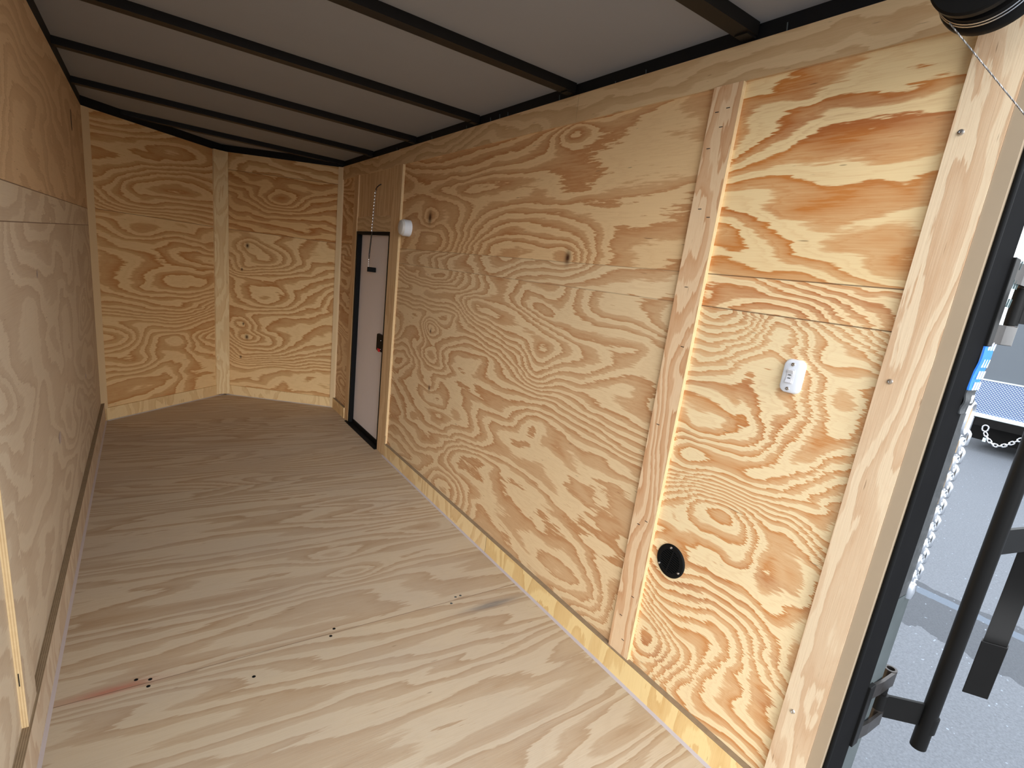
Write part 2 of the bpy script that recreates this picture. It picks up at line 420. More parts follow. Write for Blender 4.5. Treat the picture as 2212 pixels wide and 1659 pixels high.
def asphalt():
    m, nt, b = nt_new('asphalt'); g = G(nt)
    geo = nt.nodes.new('ShaderNodeNewGeometry'); P = geo.outputs['Position']
    x = g.dot(P, X); y = g.dot(P, Y)
    n = g.noise(P, 90.0, 4.0, 0.7); big = g.noise(P, 1.4, 4.0, 0.6)
    base = g.mix(n, srgb(48, 50, 54), srgb(122, 126, 132))
    base = g.mix(g.mul(big, 0.35), base, srgb(104, 108, 114))
    wob = g.mul(g.sub(g.noise(P, 7.0, 3.0, 0.6), 0.5), 0.5)
    # dark patched strip and worn pale line beside it
    xx = g.add(x, wob)
    st = g.mul(g.m('GREATER_THAN', xx, 3.47), g.m('LESS_THAN', g.add(x, g.mul(wob, 0.3)), 4.14))
    base = g.mix(g.mul(st, 0.55), base, srgb(30, 33, 38))
    ln = g.m('LESS_THAN', g.m('ABSOLUTE', g.sub(g.add(x, g.mul(wob, 0.12)), 4.02)), 0.045)
    base = g.mix(g.mul(ln, 0.4), base, srgb(112, 126, 142))
    sp = g.m('GREATER_THAN', g.noise(P, 55.0, 0.0, 0.5), 0.83)
    base = g.mix(g.mul(sp, 0.8), base, srgb(140, 150, 160))
    nt.links.new(base, b.inputs['Base Color']); b.inputs['Roughness'].default_value = 0.85
    bp = nt.nodes.new('ShaderNodeBump'); bp.inputs['Strength'].default_value = 0.5; bp.inputs['Distance'].default_value = 0.006
    nt.links.new(n, bp.inputs['Height']); nt.links.new(bp.outputs[0], b.inputs['Normal'])
    return m
M_asph = asphalt()

# ------------------------------------------------------------------ trailer shell
XW, XL_, REAR, TOP, ROOF = 1.142, -0.244, 0.353, 1.712, 1.754
T = 0.05
FB = 1.131     # face of the overlay battens on the right wall
S = lambda o: tag(o, kind='structure')

floor_pts = [(-0.30, 0.30), (1.20, 0.30), (1.20, 4.07), (0.452, 4.58), (-0.30, 3.92)]
fl = S(obj('floor', prism(bmesh.new(), floor_pts, -0.03, 0.0), M_floor))
for (x, y) in ((-0.034,1.437),(-0.030,1.462),(0.443,1.470),(0.425,1.440),(0.839,1.440),(0.87,1.468),(0.89,1.469),(-0.06,1.475),(0.20,1.36)):
    bm = bmesh.new(); lathe(bm, [(0.0, 0.0012), (0.0035, 0.001), (0.0048, 0.0)], (x, y, 0.0), Z, 12)
    obj('screw', bm, M_plast if x < 0.5 else M_galv, fl)

# right wall: middle sheets, door header, strip ahead of the door
bm = bmesh.new()
box(bm, XW, XW+T, 0.885, 3.05, 0, TOP)
box(bm, XW, XW+T, 3.05, 3.66, 1.293, TOP)
box(bm, XW, XW+T, 3.66, 4.07, 0, TOP)
wall_r = S(obj('wall_right', bm, M_right))
S(obj('wall_right_rear', bx(XW, XW+T, REAR, 0.885, 0, TOP), M_bay))
bm = bmesh.new(); box(bm, XL_-T, XL_, 0.33, 3.90, 0, TOP-0.006)
wall_l = S(obj('wall_left', bm, M_left))
def slab(a, b, z0, z1, off, th, ext0=0.0, ext1=0.0):
    a = Vector((a[0], a[1])); b = Vector((b[0], b[1])); d = (b-a).normalized(); n = Vector((-d.y, d.x))
    if n.y < 0: n = -n
    a = a - d*ext0; b = b + d*ext1
    p = [a+n*off, b+n*off, b+n*(off+th), a+n*(off+th)]
    return prism(bmesh.new(), p, z0, z1)
S(obj('wall_front_left', slab(LB, AP, 0, TOP-0.004, 0.012, T, 0.03, 0.035), M_nl))
S(obj('wall_front_right', slab(AP, RB, 0, TOP, 0.012, T, 0.0, 0.03), M_nr))
S(obj('ceiling', prism(bmesh.new(), [(-0.30, 0.33), (1.20, 0.33), (1.20, 4.12), (0.452, 4.66), (-0.32, 3.98)], ROOF, ROOF+0.02), M_skin))

# top rails of the steel frame
rail = S(obj('trim_1', bx(XW+0.001, XW+0.06, 0.33, 4.09, TOP, ROOF), M_rail))
random.seed(5)
for y in (3.05, 2.60, 2.05, 1.98, 1.92, 1.60, 1.33, 1.21, 0.80, 2.25):
    bm = bmesh.new(); cyl(bm, (XW, y, TOP+0.004), (XW-0.0015, y+0.002, TOP+0.004+random.uniform(0.01, 0.022)), 0.0016, 6)
    obj('fastener', bm, M_galv, rail)
S(obj('trim_2', bx(XL_-0.06, XL_-0.001, 0.33, 3.92, TOP-0.006, ROOF), M_rail))
S(obj('trim_3', slab(LB, AP, TOP-0.004, ROOF, 0.004, 0.05, 0.02, 0.03), M_rail))
S(obj('trim_4', slab(AP, RB, TOP, ROOF, 0.004, 0.05, 0.0, 0.02), M_rail))

# roof bows: open hat channels hanging under the skin
def bow(y0, wdt=0.045):
    bm = bmesh.new()
    z0, z1 = ROOF-0.026, ROOF
    t = 0.004
    xa, xb = XL_-0.002, XW-0.006
    box(bm, xa, xb, y0, y0+wdt, z0, z1)
    o = obj('roof_bow', bm, M_bow)
    br = bx(xb-0.03, xb+0.004, y0+0.006, y0+wdt-0.006, z0-0.004, z0)
    obj('end_tab', br, M_bow, o)
    return o
labs = ['black steel roof bow nearest the open rear, above the wide vertical batten',
        'second black roof bow from the rear, meeting the right wall above the board joint',
        'third black roof bow from the rear, crossing the middle of the ceiling',
        'fourth black roof bow from the rear, meeting the right wall before the side door',
        'fifth black roof bow, above the side door',
        'black roof bow farthest forward, over the two angled nose panels']
for lb, y in zip(labs, (0.868, 1.510, 2.133, 2.78, 3.425, 4.02)):
    tag(bow(y), lb, 'roof bow', 'black roof bows under the ceiling')

# ------------------------------------------------------------------ overlay battens and boards on the right wall
tb = FB
def notched(o): return o
S(obj('trim_5', bx(tb+0.004, XW, 0.40, 1.488, 1.637, TOP+0.006), M_strip))
S(obj('trim_6', bx(tb+0.004, XW, 1.490, 3.00, 1.637, TOP+0.006), M_strip))
bm = bmesh.new(); box(bm, tb+0.004, XW, 3.002, 4.04, 1.633, TOP+0.004)
S(obj('trim_7', bm, M_strip))
# batten between the two right wall panels
post = S(obj('trim_8', bx(tb, XW, 0.877, 0.957, 0.079, 1.637), M_post))
obj('cut_edge', bx(tb, XW, 0.8755, 0.877, 0.079, 1.637), M_edge_light, post)
for (y, z) in ((0.935,1.58),(0.905,1.585),(0.915,1.545),(0.94,1.50),(0.93,1.36),(0.90,1.34),(0.925,1.17),(0.90,1.02),(0.93,0.80),(0.905,0.52),(0.93,0.50),(0.90,0.28),(0.93,0.2),(0.905,0.13)):
    obj('staple', bx(tb-0.0006, tb, y-0.005, y+0.005, z-0.0008, z+0.0008), M_dark, post)
# rear edge trim with its three screws
tr = S(obj('trim_9', bx(tb-0.002, XW, 0.355, 0.433, -0.0, TOP+0.02), M_trim))
def screw(p, ax, r=0.0055, parent=None, mat=None, name='screw'):
    bm = bmesh.new()
    lathe(bm, [(0.0, 0.0016), (r*0.35, 0.0014), (r*0.38, 0.0024), (r*0.8, 0.002), (r, 0.0)], p, ax, 16)
    return obj(name, bm, mat or M_chrome, parent, smooth=True)
for (y, z) in ((0.417,1.469),(0.412,1.040),(0.410,0.295)):
    screw((tb-0.002, y, z), (-1,0,0), 0.0055, tr)
# door jambs and header
j1 = S(obj('trim_10', bx(tb-0.002, XW, 2.918, 3.046, 0.0, 1.637), M_jamb))
obj('cut_edge', bx(tb-0.002, XW, 2.9165, 2.918, 0.11, 1.637), M_edge_light, j1)
obj('shim', bx(tb-0.004, tb-0.002, 2.905, 2.925, 0.065, 0.13), M_edge_light, j1)
j2 = S(obj('trim_11', bx(tb-0.002, XW, 3.655, 3.735, 0.0, 1.637), M_jamb))
obj('cut_edge', bx(tb-0.002, XW, 3.650, 3.655, 0.0, 1.30), M_edge_light, j2)
S(obj('trim_12', bx(tb+0.002, XW, 3.046, 3.655, 1.293, 1.383), M_strip))
hd = S(obj('trim_13', bx(XW-0.004, XW-0.0002, 3.046, 3.655, 1.383, 1.634), M_jamb))

# ------------------------------------------------------------------ nose battens
def batten_on(a, b, d0, d1, z0, z1, th, name, mat):
    a = Vector((a[0], a[1], 0)); b = Vector((b[0], b[1], 0)); d = (b-a).normalized()
    return S(obj(name, slab(a+d*d0, a+d*d1, z0, z1, 0.012-th, th), mat))
M_npost = ply('plywood_nose_post', Z, X, srgb(238, 212, 164), srgb(214, 172, 116), seed=131.0, kv=16.0, kn=7.0, fu=1.6, fv=5.0, contrast=0.75)
# flat batten bridging the apex
bm = bmesh.new()
prism(bm, [(0.400, 4.452), (0.487, 4.474), (0.492, 4.500), (0.452, 4.520), (0.392, 4.466)], 0.012, TOP-0.003)
S(obj('trim_14', bm, M_npost))
M_lpost = plain('bare_corner_batten', srgb(224, 196, 152), 0.6, var=0.06, scale=14, stretch=(1,1,0.15))
S(obj('trim_15', prism(bmesh.new(), [(-0.244, 3.862), (-0.214, 3.896), (-0.222, 3.906), (-0.250, 3.89)], 0.075, TOP-0.006), M_lpost))
S(obj('trim_16', prism(bmesh.new(), [(1.108, 4.044), (1.130, 4.022), (1.142, 4.022), (1.142, 4.05), (1.118, 4.06)], 0.0, TOP), M_lpost))

# ------------------------------------------------------------------ baseboards (plywood kick boards) with caulk
HB = 0.079
def baseb(name, bmface, topb, caulk, mface=M_base):
    o = S(obj(name, bmface, mface))
    if topb is not None: obj('top_edge', topb, M_edge_dark, o)
    if caulk is not None: obj('caulk_bead', caulk, M_caulk, o)
    return o
def wedge_y(x, s, y0, y1, w=0.007, h=0.006):
    """triangular caulk fillet along Y; s=-1 grows towards -x"""
    bm = bmesh.new()
    a = [bm.verts.new(p) for p in ((x, y0, 0), (x+s*w, y0, 0), (x, y0, h))]
    b = [bm.verts.new(p) for p in ((x, y1, 0), (x+s*w, y1, 0), (x, y1, h))]
    bm.faces.new(a); bm.faces.new(b[::-1])
    for i in range(3): bm.faces.new((a[i], a[(i+1)%3], b[(i+1)%3], b[i]))
    return bm
baseb('baseboard_right', bx(1.124, XW, 0.36, 2.918, 0, HB-0.001), bx(1.1242, XW-0.0002, 0.434, 2.917, HB-0.001, HB+0.0005), wedge_y(1.124, -1, 0.36, 2.93))
baseb('baseboard_right_front', bx(1.124, XW, 3.735, 4.03, 0, HB-0.001), bx(1.1242, XW-0.0002, 3.736, 4.03, HB-0.001, HB+0.0005), None)
HL = 0.112
baseb('baseboard_left', bx(XL_, -0.228, 0.33, 3.885, 0, HL-0.001), bx(XL_+0.0002, -0.2282, 0.33, 3.88, HL-0.001, HL+0.0005), wedge_y(-0.228, 1, 0.33, 3.88, 0.007, 0.007), mface=M_lbase)
b1 = S(obj('baseboard_front_left', slab(LB, AP, 0, 0.078, 0.0, 0.012, -0.012, -0.05), M_nbase))
obj('caulk_bead', slab(LB, AP, 0, 0.004, -0.005, 0.005, -0.012, -0.01), M_caulk, b1)
b2 = S(obj('baseboard_front_right', slab(AP, RB, 0, 0.075, 0.0, 0.012, -0.04, -0.01), M_nbase))
obj('caulk_bead', slab(AP, RB, 0, 0.004, -0.005, 0.005, -0.02, -0.01), M_caulk, b2)

# left wall batten
lb = S(obj('trim_17', bx(XL_, XL_+0.011, 1.272, 1.372, HL, TOP-0.01), M_left))
obj('cut_edge', bx(XL_, XL_+0.011, 1.2705, 1.272, HL, TOP-0.01), M_edge_light, lb)
obj('staple', bx(XL_+0.004, XL_+0.0055, 1.2695, 1.2705, 0.215, 0.245), M_dark, lb)
# slot in the left wall near the top front corner, filled scars lower down
bm = bmesh.new()
pr = roundrect(0.030, 0.090, 0.0148)
a = [bm.verts.new((XL_+0.0008, 3.302+p[0], 1.555+p[1])) for p in pr]; bm.faces.new(a)
obj('slot', bm, M_dark, wall_l)
for (y, z, w, h) in ((2.15, 0.46, 0.05, 0.035), (3.1, 0.45, 0.04, 0.02), (2.0, 0.98, 0.012, 0.02)):
    bm = bmesh.new(); pr = roundrect(w, h, min(w, h)*0.48)
    bm.faces.new([bm.verts.new((XL_+0.0008, y+p[0], z+p[1])) for p in pr])
    obj('filler_patch', bm, M_caulk, wall_l)

# ------------------------------------------------------------------ side door
door = empty('door_1', (XW, 3.35, 0), None, None, kind='structure')
yn, yf, zt = 3.046, 3.655, 1.293
bm = bmesh.new()
box(bm, XW-0.012, XW+0.045, yf-0.030, yf-0.006, 0.0, zt)
box(bm, XW-0.012, XW+0.045, yn, yn+0.02, 0.0, zt)
box(bm, XW-0.012, XW+0.045, yn+0.02, yf-0.03, zt-0.018, zt)
obj('door_frame', bm, M_plast, door)
bm = bmesh.new(); box(bm, 1.112, XW+0.045, yn, yf+0.012, -0.004, 0.005); box(bm, XW+0.010, XW+0.045, yn+0.02, yf-0.03, 0.005, 0.028)
obj('door_sill', bm, M_plast, door)
pan = obj('door_panel', bx(XW+0.018, XW+0.04, yn+0.02, yf-0.03, 0.028, zt-0.018), M_door, door)
bm = bmesh.new()
pts = roundrect(0.105, 0.105, 0.010)
cy, cz = 3.165, 0.645
A = [bm.verts.new((XW+0.018, cy+p[0], cz+p[1])) for p in pts]; B = [bm.verts.new((XW+0.006, cy+p[0]*0.94, cz+p[1]*0.96)) for p in pts]
for i in range(len(pts)): bm.faces.new((A[i], A[(i+1)%len(pts)], B[(i+1)%len(pts)], B[i]))
bm.faces.new(B); bm.faces.new(A[::-1])
lt = obj('latch', bm, M_plast, door)
bm = bmesh.new(); prism(bm, [(0,0),(0.028,-0.006),(0.030,0.012),(0.004,0.014)], 0, 0.008)
for vtx in bm.verts: vtx.co = Vector((XW+0.006-vtx.co.z, cy+0.012-vtx.co.x, cz-0.047+vtx.co.y))
obj('lock_lever', bm, M_red, lt)
for dz in (0.018, -0.036): screw((XW+0.006, cy-0.026, cz+dz), (-1,0,0), 0.003, lt)

# holdback chain hanging from the panel above the door
def link_pts(c, d, side, L, Wd, n=14):
    d = Vector(d).normalized(); s = Vector(side); s = (s - d*s.dot(d)).normalized(); c = Vector(c)
    r = Wd/2; st = L/2 - r; pts = []
    for i in range(n):
        a = 2*math.pi*i/n
        x = math.cos(a)*r; y = math.sin(a)*r + (st if math.sin(a) >= 0 else -st)
        pts.append(c + s*x + d*y)
    return pts
ch = empty('door_holdback_chain', (1.12, 3.267, 1.547), 'thin beaded chain hanging in front of the narrow grey side door', 'chain')
p0 = Vector((1.131, 3.262, 1.553)); p1 = Vector((1.112, 3.275, 1.520)); p2 = Vector((1.112, 3.30, 1.29)); p3 = Vector((1.112, 3.325, 1.135)); p4 = Vector((1.114, 3.33, 1.085))
bm = bmesh.new(); tube(bm, [(XW, 3.258, 1.560), (1.128, 3.262, 1.552), (1.116, 3.268, 1.538), (1.112, 3.273, 1.526), (1.118, 3.276, 1.522)], 0.0028, 8)
obj('hook', bm, M_brown, ch, smooth=True)
bm = bmesh.new(); N = 26
for i in range(N):
    q = p1.lerp(p2, (i+0.5)/N); dr = p2-p1
    tube(bm, link_pts(q, dr, (1,0.2,0) if i % 2 else (0,1,0), 0.013, 0.0075, 10), 0.0011, 5, closed=True)
obj('chain_links', bm, M_chrome, ch, smooth=True)
bm = bmesh.new()
tube(bm, [p2, p2+Vector((0,0.012,-0.03)), p3+Vector((0,0.01,0.02)), p3+Vector((0,0.006,-0.004)), p3+Vector((0,-0.002,-0.002)), p3+Vector((0,-0.006,0.03)), p2+Vector((0,-0.002,-0.01))], 0.0022, 8, closed=True)
obj('snap_hook', bm, M_brown, ch, smooth=True)
bm = bmesh.new(); N = 8
for i in range(N):
    q = p3.lerp(p4, (i+0.5)/N)
    tube(bm, link_pts(q, p4-p3, (1,0.2,0) if i % 2 else (0,1,0), 0.009, 0.006, 8), 0.001, 5, closed=True)
obj('chain_end', bm, M_chrome, ch, smooth=True)
bm = bx(p4.x-0.006, p4.x+0.044, p4.y-0.006, p4.y+0.012, p4.z-0.030, p4.z-0.002)
obj('catch_block', bm, M_plast, ch, bevel=0.002)

# ------------------------------------------------------------------ round dome light on the right wall
dm = empty('dome_light', (XW, 2.812, 1.313), 'small round white dome lamp on the right wall beside the side door', 'wall lamp')
bm = bmesh.new(); lathe(bm, [(0.042, 0.0), (0.042, 0.030), (0.041, 0.036), (0.038, 0.039)], (XW, 2.805, 1.313), (-1,0,0), 40)
obj('rim', bm, M_white, dm, smooth=True)
bm = bmesh.new(); lathe(bm, [(0.039, 0.036), (0.0385, 0.042), (0.035, 0.049), (0.025, 0.053), (0.0, 0.054)], (XW, 2.805, 1.313), (-1,0,0), 40)
obj('lens', bm, M_lens, dm, smooth=True)

# ------------------------------------------------------------------ light switch
sw = empty('light_switch', (XW, 0.600, 1.008), 'white rocker light switch with two screws on the right wall near the rear', 'light switch')
def plate(bm, cy, cz, rings, rw):
    prev = None
    for (w, h, r, d) in rings:
        pts = roundrect(w, h, r, 8)
        cur = [bm.verts.new((XW-d, cy-p[0], cz+p[1])) for p in pts]
        if prev: 
            for i in range(len(cur)): bm.faces.new((prev[i], prev[(i+1)%len(cur)], cur[(i+1)%len(cur)], cur[i]))
        prev = cur
    bm.faces.new(prev)
    return bm
obj('wall_plate', plate(bmesh.new(), 0.600, 1.008, [(0.046,0.074,0.014,0.0),(0.045,0.073,0.014,0.006),(0.041,0.069,0.013,0.010),(0.034,0.062,0.010,0.0115)], 0), M_white, sw, smooth=True)
obj('rocker_well', plate(bmesh.new(), 0.602, 1.008, [(0.0175,0.032,0.001,0.0115),(0.0175,0.032,0.001,0.0122),(0.015,0.029,0.001,0.0122)], 0), M_clear, sw)
rk = bmesh.new()
prev = None
for (zz, dd) in ((-0.0135,0.016),(-0.006,0.0135),(0.0,0.0128),(0.006,0.0135),(0.0135,0.0175)):
    cur = [rk.verts.new((XW-dd, 0.602-0.0065, 1.008+zz)), rk.verts.new((XW-dd, 0.602+0.0065, 1.008+zz)), rk.verts.new((XW-0.0115, 0.602+0.0065, 1.008+zz)), rk.verts.new((XW-0.0115, 0.602-0.0065, 1.008+zz))]
    if prev:
        for i in range(4): rk.faces.new((prev[i], prev[(i+1)%4], cur[(i+1)%4], cur[i]))
    else: rk.faces.new(cur)
    prev = cur
rk.faces.new(prev)
ro = obj('rocker', rk, M_clear, sw)
for dz in (-0.0035, 0.0035): obj('mark', bx(XW-0.0140, XW-0.0128, 0.599, 0.605, 1.0075+dz-0.0009, 1.0075+dz+0.0009), M_galv, ro)
for dz in (0.026, -0.027): screw((XW-0.0112, 0.601, 1.008+dz), (-1,0,0), 0.0044, sw)

# ------------------------------------------------------------------ round floor vent
vt = empty('wall_vent', (XW, 0.811, 0.447), 'round black louvred plastic vent low on the right wall beside the batten', 'vent')
bm = bmesh.new(); VY, VZ = 0.806, 0.447
lathe(bm, [(0.047, 0.0), (0.047, 0.002), (0.044, 0.0045), (0.0325, 0.005), (0.0315, 0.001), (0.0, 0.001)], (XW, VY, VZ), (-1,0,0), 48)
obj('flange', bm, M_plast, vt, smooth=True)
rot = math.radians(10)
for k in range(10):
    t = -0.0275 + k*0.0061
    hw = math.sqrt(max(0.0, 0.0320**2 - t*t))
    bm = bmesh.new(); box(bm, -0.0052, -0.0012, -hw, hw, t-0.0014, t+0.0014)
    bmesh.ops.rotate(bm, verts=bm.verts, cent=(0,0,0), matrix=Matrix.Rotation(rot, 3, 'X'))
    bmesh.ops.translate(bm, verts=bm.verts, vec=(XW, VY, VZ))
    obj('louvre', bm, M_plast, vt)
bm = bmesh.new(); box(bm, -0.0058, -0.001, -0.0018, 0.0018, -0.032, 0.032)
bmesh.ops.rotate(bm, verts=bm.verts, cent=(0,0,0), matrix=Matrix.Rotation(rot, 3, 'X'))
bmesh.ops.translate(bm, verts=bm.verts, vec=(XW, VY, VZ)); obj('rib', bm, M_plast, vt)
for a in (96, 214, 332):
    a = math.radians(a); screw((XW-0.0046, VY-0.0385*math.cos(a), VZ+0.0385*math.sin(a)), (-1,0,0), 0.0036, vt)

# ------------------------------------------------------------------ rear frame
S(obj('trim_18', bx(XW-0.0115, XW+0.05, 0.3295, 0.3545, -0.06, ROOF+0.02), M_beige))
bm = bx(XW+0.004, 1.242, 0.300+0.022, 0.375, -0.30, ROOF+0.10)
S(obj('trim_19', bm, M_postblack, bevel=0.003))
bm = bmesh.new(); cyl(bm, (XW+0.001, 0.3245, -0.06), (XW+0.001, 0.3245, ROOF), 0.0042, 12)
S(obj('trim_20', bm, M_plast, smooth=True))
S(obj('trim_21', bx(-0.36, XL_-0.001, 0.27, 0.33, -0.30, ROOF+0.10), M_black))
S(obj('trim_22', bx(-0.244, XW+0.003, 0.30, 0.36, 1.775, ROOF+0.10), M_black))
S(obj('trim_23', bx(-0.36, 1.242, 0.26, 0.2999, -0.16, -0.005), M_black))
# galvanised corner guard and weathered seal beside the post
S(obj('trim_24', bx(1.243, 1.318, 0.325, 0.331, -0.30, 0.597), M_galv))
S(obj('trim_25', bx(1.243, 1.292, 0.325, 0.345, 0.60, 1.02), M_grime))

# ------------------------------------------------------------------ cable drum above the rear opening and its wire
dr = empty('cable_drum', (1.01, 0.40, 1.662), 'black cable drum with silver rims at the top right of the rear opening', 'cable drum')
c = (0.972, 0.392, 1.650)
bm = bmesh.new(); lathe(bm, [(0.0, -0.012), (0.022, -0.012), (0.024, 0.0), (0.064, 0.0), (0.067, 0.003), (0.067, 0.012), (0.060, 0.016), (0.058, 0.036), (0.0, 0.036)], c, X, 64)
obj('drum_body', bm, M_black, dr, smooth=True)
for xo, rr in ((0.036, 0.0665), (0.041, 0.068)):
    bm = bmesh.new(); tube(bm, [(c[0]+xo, c[1]+rr*math.cos(2*math.pi*i/64), c[2]+rr*math.sin(2*math.pi*i/64)) for i in range(64)], 0.0011, 8, closed=True)
    obj('rim_ring', bm, M_chrome, dr, smooth=True)
bm = bmesh.new(); lathe(bm, [(0.0, 0.030), (0.064, 0.030), (0.066, 0.036), (0.067, 0.044), (0.064, 0.050), (0.070, 0.054), (0.072, 0.058), (0.072, 0.066), (0.068, 0.068), (0.0, 0.068)], c, X, 64)
obj('flange', bm, M_black, dr, smooth=True)
bm = bmesh.new(); cyl(bm, (c[0]-0.02, c[1], c[2]), (1.142, c[1], c[2]), 0.012, 16)
obj('shaft', bm, M_galv, dr, smooth=True)
w0 = Vector((c[0]+0.040, c[1]-0.020, c[2]-0.064)); w1 = Vector((1.07, 0.322, 1.468))
w0 = Vector((0.985, 0.420, 1.583))
dirw = (w1-w0); wend = w0 + dirw*1.9
bm = bmesh.new()
for s in range(3):
    pts = []
    L = (wend-w0).length; n = 200
    dd = (wend-w0).normalized(); uu = dd.cross(Vector((0,0,1))).normalized(); vv = dd.cross(uu)
    for i in range(n+1):
        a = i*1.1 + s*2*math.pi/3
        pts.append(w0 + dd*L*i/n + (uu*math.cos(a)+vv*math.sin(a))*0.0006)
    tube(bm, pts, 0.0006, 5)
tag(obj('wire_cable', bm, M_cable, smooth=True), 'thin twisted steel cable running down from the black drum to the right', 'cable')

# ------------------------------------------------------------------ gate hinges, round bar and straps at the right of the post
def hinge(cz, label):
    h = empty('weld_on_hinge', (1.30, 0.33, cz), label, 'hinge', 'weld-on hinges on the rear post')
    cx, cy = 1.366, 0.327
    bm = bx(1.236, 1.262, 0.316, 0.326, cz-0.078, cz+0.078); obj('leaf_plate', bm, M_black, h, bevel=0.0015)
    for za, zb in ((0.037, 0.072), (-0.072, -0.037)):
        bm = prism(bmesh.new(), [(1.258, 0.326), (1.258, 0.319), (1.30, 0.3145), (1.366, 0.3135), (1.366, 0.3195), (1.305, 0.321)], cz+za, cz+zb)
        obj('knuckle_bracket', bm, M_brown, h)
    for zc, ln in ((cz+0.054, 0.038), (cz-0.054, 0.038)):
        bm = bmesh.new(); lathe(bm, [(0.0085, ln/2), (0.0135, ln/2), (0.0135, -ln/2), (0.0085, -ln/2), (0.0085, ln/2)], (cx, cy, zc), Z, 28)
        obj('knuckle', bm, M_brown, h, smooth=True)
    bm = bmesh.new(); cyl(bm, (cx, cy, cz-0.066), (cx, cy, cz+0.062), 0.0085, 20); obj('pin', bm, M_black, h, smooth=True)
    return h
h1 = hinge(0.310, 'lower weld-on steel hinge on the black rear post')
h2 = hinge(1.205, 'upper weld-on steel hinge on the black rear post')
gate = empty('swing_gate', (1.366, 0.327, 0.0), 'black steel swing gate with round bar and straps outside the rear post', 'gate')
TX, TY = 1.445, 0.250
bm = bmesh.new(); cyl(bm, (TX, TY, 0.196), (TX, TY, 1.60), 0.0168, 32); obj('round_bar', bm, M_black, gate, smooth=True)
def flat(bm, a, b, z0, z1, t):
    a = Vector((a[0], a[1])); b = Vector((b[0], b[1])); n = (b-a).normalized(); n = Vector((-n.y, n.x))*t/2
    prism(bm, [a-n, b-n, b+n, a+n], z0, z1); return bm
for cz in (0.281, 1.205):
    bm = bmesh.new(); flat(bm, (1.376, 0.322), (1.438, 0.260), cz-0.029, cz+0.029, 0.007)
    ar = obj('hinge_arm', bm, M_black, gate)
    bm = bmesh.new(); lathe(bm, [(0.0088, 0.034), (0.0130, 0.034), (0.0130, -0.034), (0.0088, -0.034), (0.0088, 0.034)], (1.366, 0.327, cz), Z, 28)
    obj('sleeve', bm, M_black, ar, smooth=True)
    bm = bmesh.new(); lathe(bm, [(0.0158, 0.021), (0.0190, 0.020), (0.0190, -0.020), (0.0158, -0.021)], (TX+0.004, TY-0.001, cz-0.018), Z, 28)
    if cz < 1: obj('clamp', bm, M_black, ar, smooth=True)
bm = bmesh.new(); flat(bm, (1.455, 0.249), (1.76, 0.176), 0.697, 0.755, 0.008)
obj('cross_bar', bm, M_black, gate)
# curved flat strap hanging from the cross bar
bm = bmesh.new(); c0 = Vector((1.605, 0.213)); wd = Vector((0.55, -0.835)).normalized(); dp = Vector((0.99, 0.13)).normalized()
prev = None; n = 24
for i in range(n+1):
    t = i/n; z = 0.72 - t*0.275
    off = -0.030*math.sin(math.pi*min(1, t*1.05))**1.0 if t < 0.95 else -0.03*math.sin(math.pi*0.9975)
    cc = c0 + dp*(off*-1.0)
    cur = []
    for sx, sy in ((-1,-1),(1,-1),(1,1),(-1,1)):
        p = cc + wd*(0.0235*sx) + dp*(0.0035*sy); cur.append(bm.verts.new((p.x, p.y, z)))
    if prev:
        for k in range(4): bm.faces.new((prev[k], prev[(k+1)%4], cur[(k+1)%4], cur[k]))
    else: bm.faces.new(cur)
    prev = cur
bm.faces.new(prev)
obj('flat_strap', bm, M_black, gate, smooth=True)
bm = bmesh.new()
p = [c0 + wd*(0.026*sx) + dp*(0.010*sy) for sx, sy in ((-1,-1),(1,-1),(1,1),(-1,1))]
prism(bm, p, 0.308, 0.452); obj('strap_sleeve', bm, M_black, gate, bevel=0.0015)

# ------------------------------------------------------------------ tie-down strap with chain beside the post
ts = empty('tie_down_strap', (1.275, 0.345, 1.30), 'blue and white tie-down webbing strap hanging just outside the black rear post', 'strap')
def web(z0, z1, x0, x1, mat, name):
    bm = bmesh.new(); n = 16; prev = None
    for i in range(n+1):
        t = i/n; z = z0+(z1-z0)*t; xo = x0+(x1-x0)*t; yo = 0.3185+0.0015*math.sin(t*9)
        cur = [bm.verts.new(q) for q in ((xo-0.025, yo, z), (xo+0.025, yo, z), (xo+0.025, yo+0.003, z), (xo-0.025, yo+0.003, z))]
        if prev:
            for k in range(4): bm.faces.new((prev[k], prev[(k+1)%4], cur[(k+1)%4], cur[k]))
        else: bm.faces.new(cur)
        prev = cur
    bm.faces.new(prev)
    return obj(name, bm, mat, ts)
wbl = web(1.045, 1.16, 1.249, 1.268, M_blue, 'blue_webbing')
wwh = web(1.16, 1.50, 1.268, 1.285, M_wweb, 'white_webbing')
wbk = web(1.00, 1.045, 1.244, 1.249, M_grime, 'strap_end')
def stitch(z, x, mat, par):
    bm = bmesh.new(); flatp = [(x, 0.3165), (x+0.0028, 0.3165), (x+0.0028, 0.3185), (x, 0.3185)]
    prism(bm, flatp, z, z+0.015); bmesh.ops.transform(bm, matrix=Matrix.Shear('XY', 4, (0.0, 0.0)), verts=bm.verts)
    for v_ in bm.verts:
        if v_.co.z > z+0.01: v_.co.x += 0.004
    obj('stitch', bm, mat, par)
for k, z in enumerate((1.120, 1.088, 1.066, 1.045)):
    for dx in (-0.010, 0.004, 0.018): stitch(z, 1.250+(z-1.04)*0.16+dx, M_thread, wbl)
for z in (1.02, 1.0):
    stitch(z, 1.258, M_thread, wbk); stitch(z, 1.25, M_thread, wbk)
for k in range(9):
    z = 1.20+k*0.033
    for dx in (-0.016, -0.002, 0.012): stitch(z, 1.270+(z-1.16)*0.05+dx+0.004*(k % 2), M_dthread, wwh)
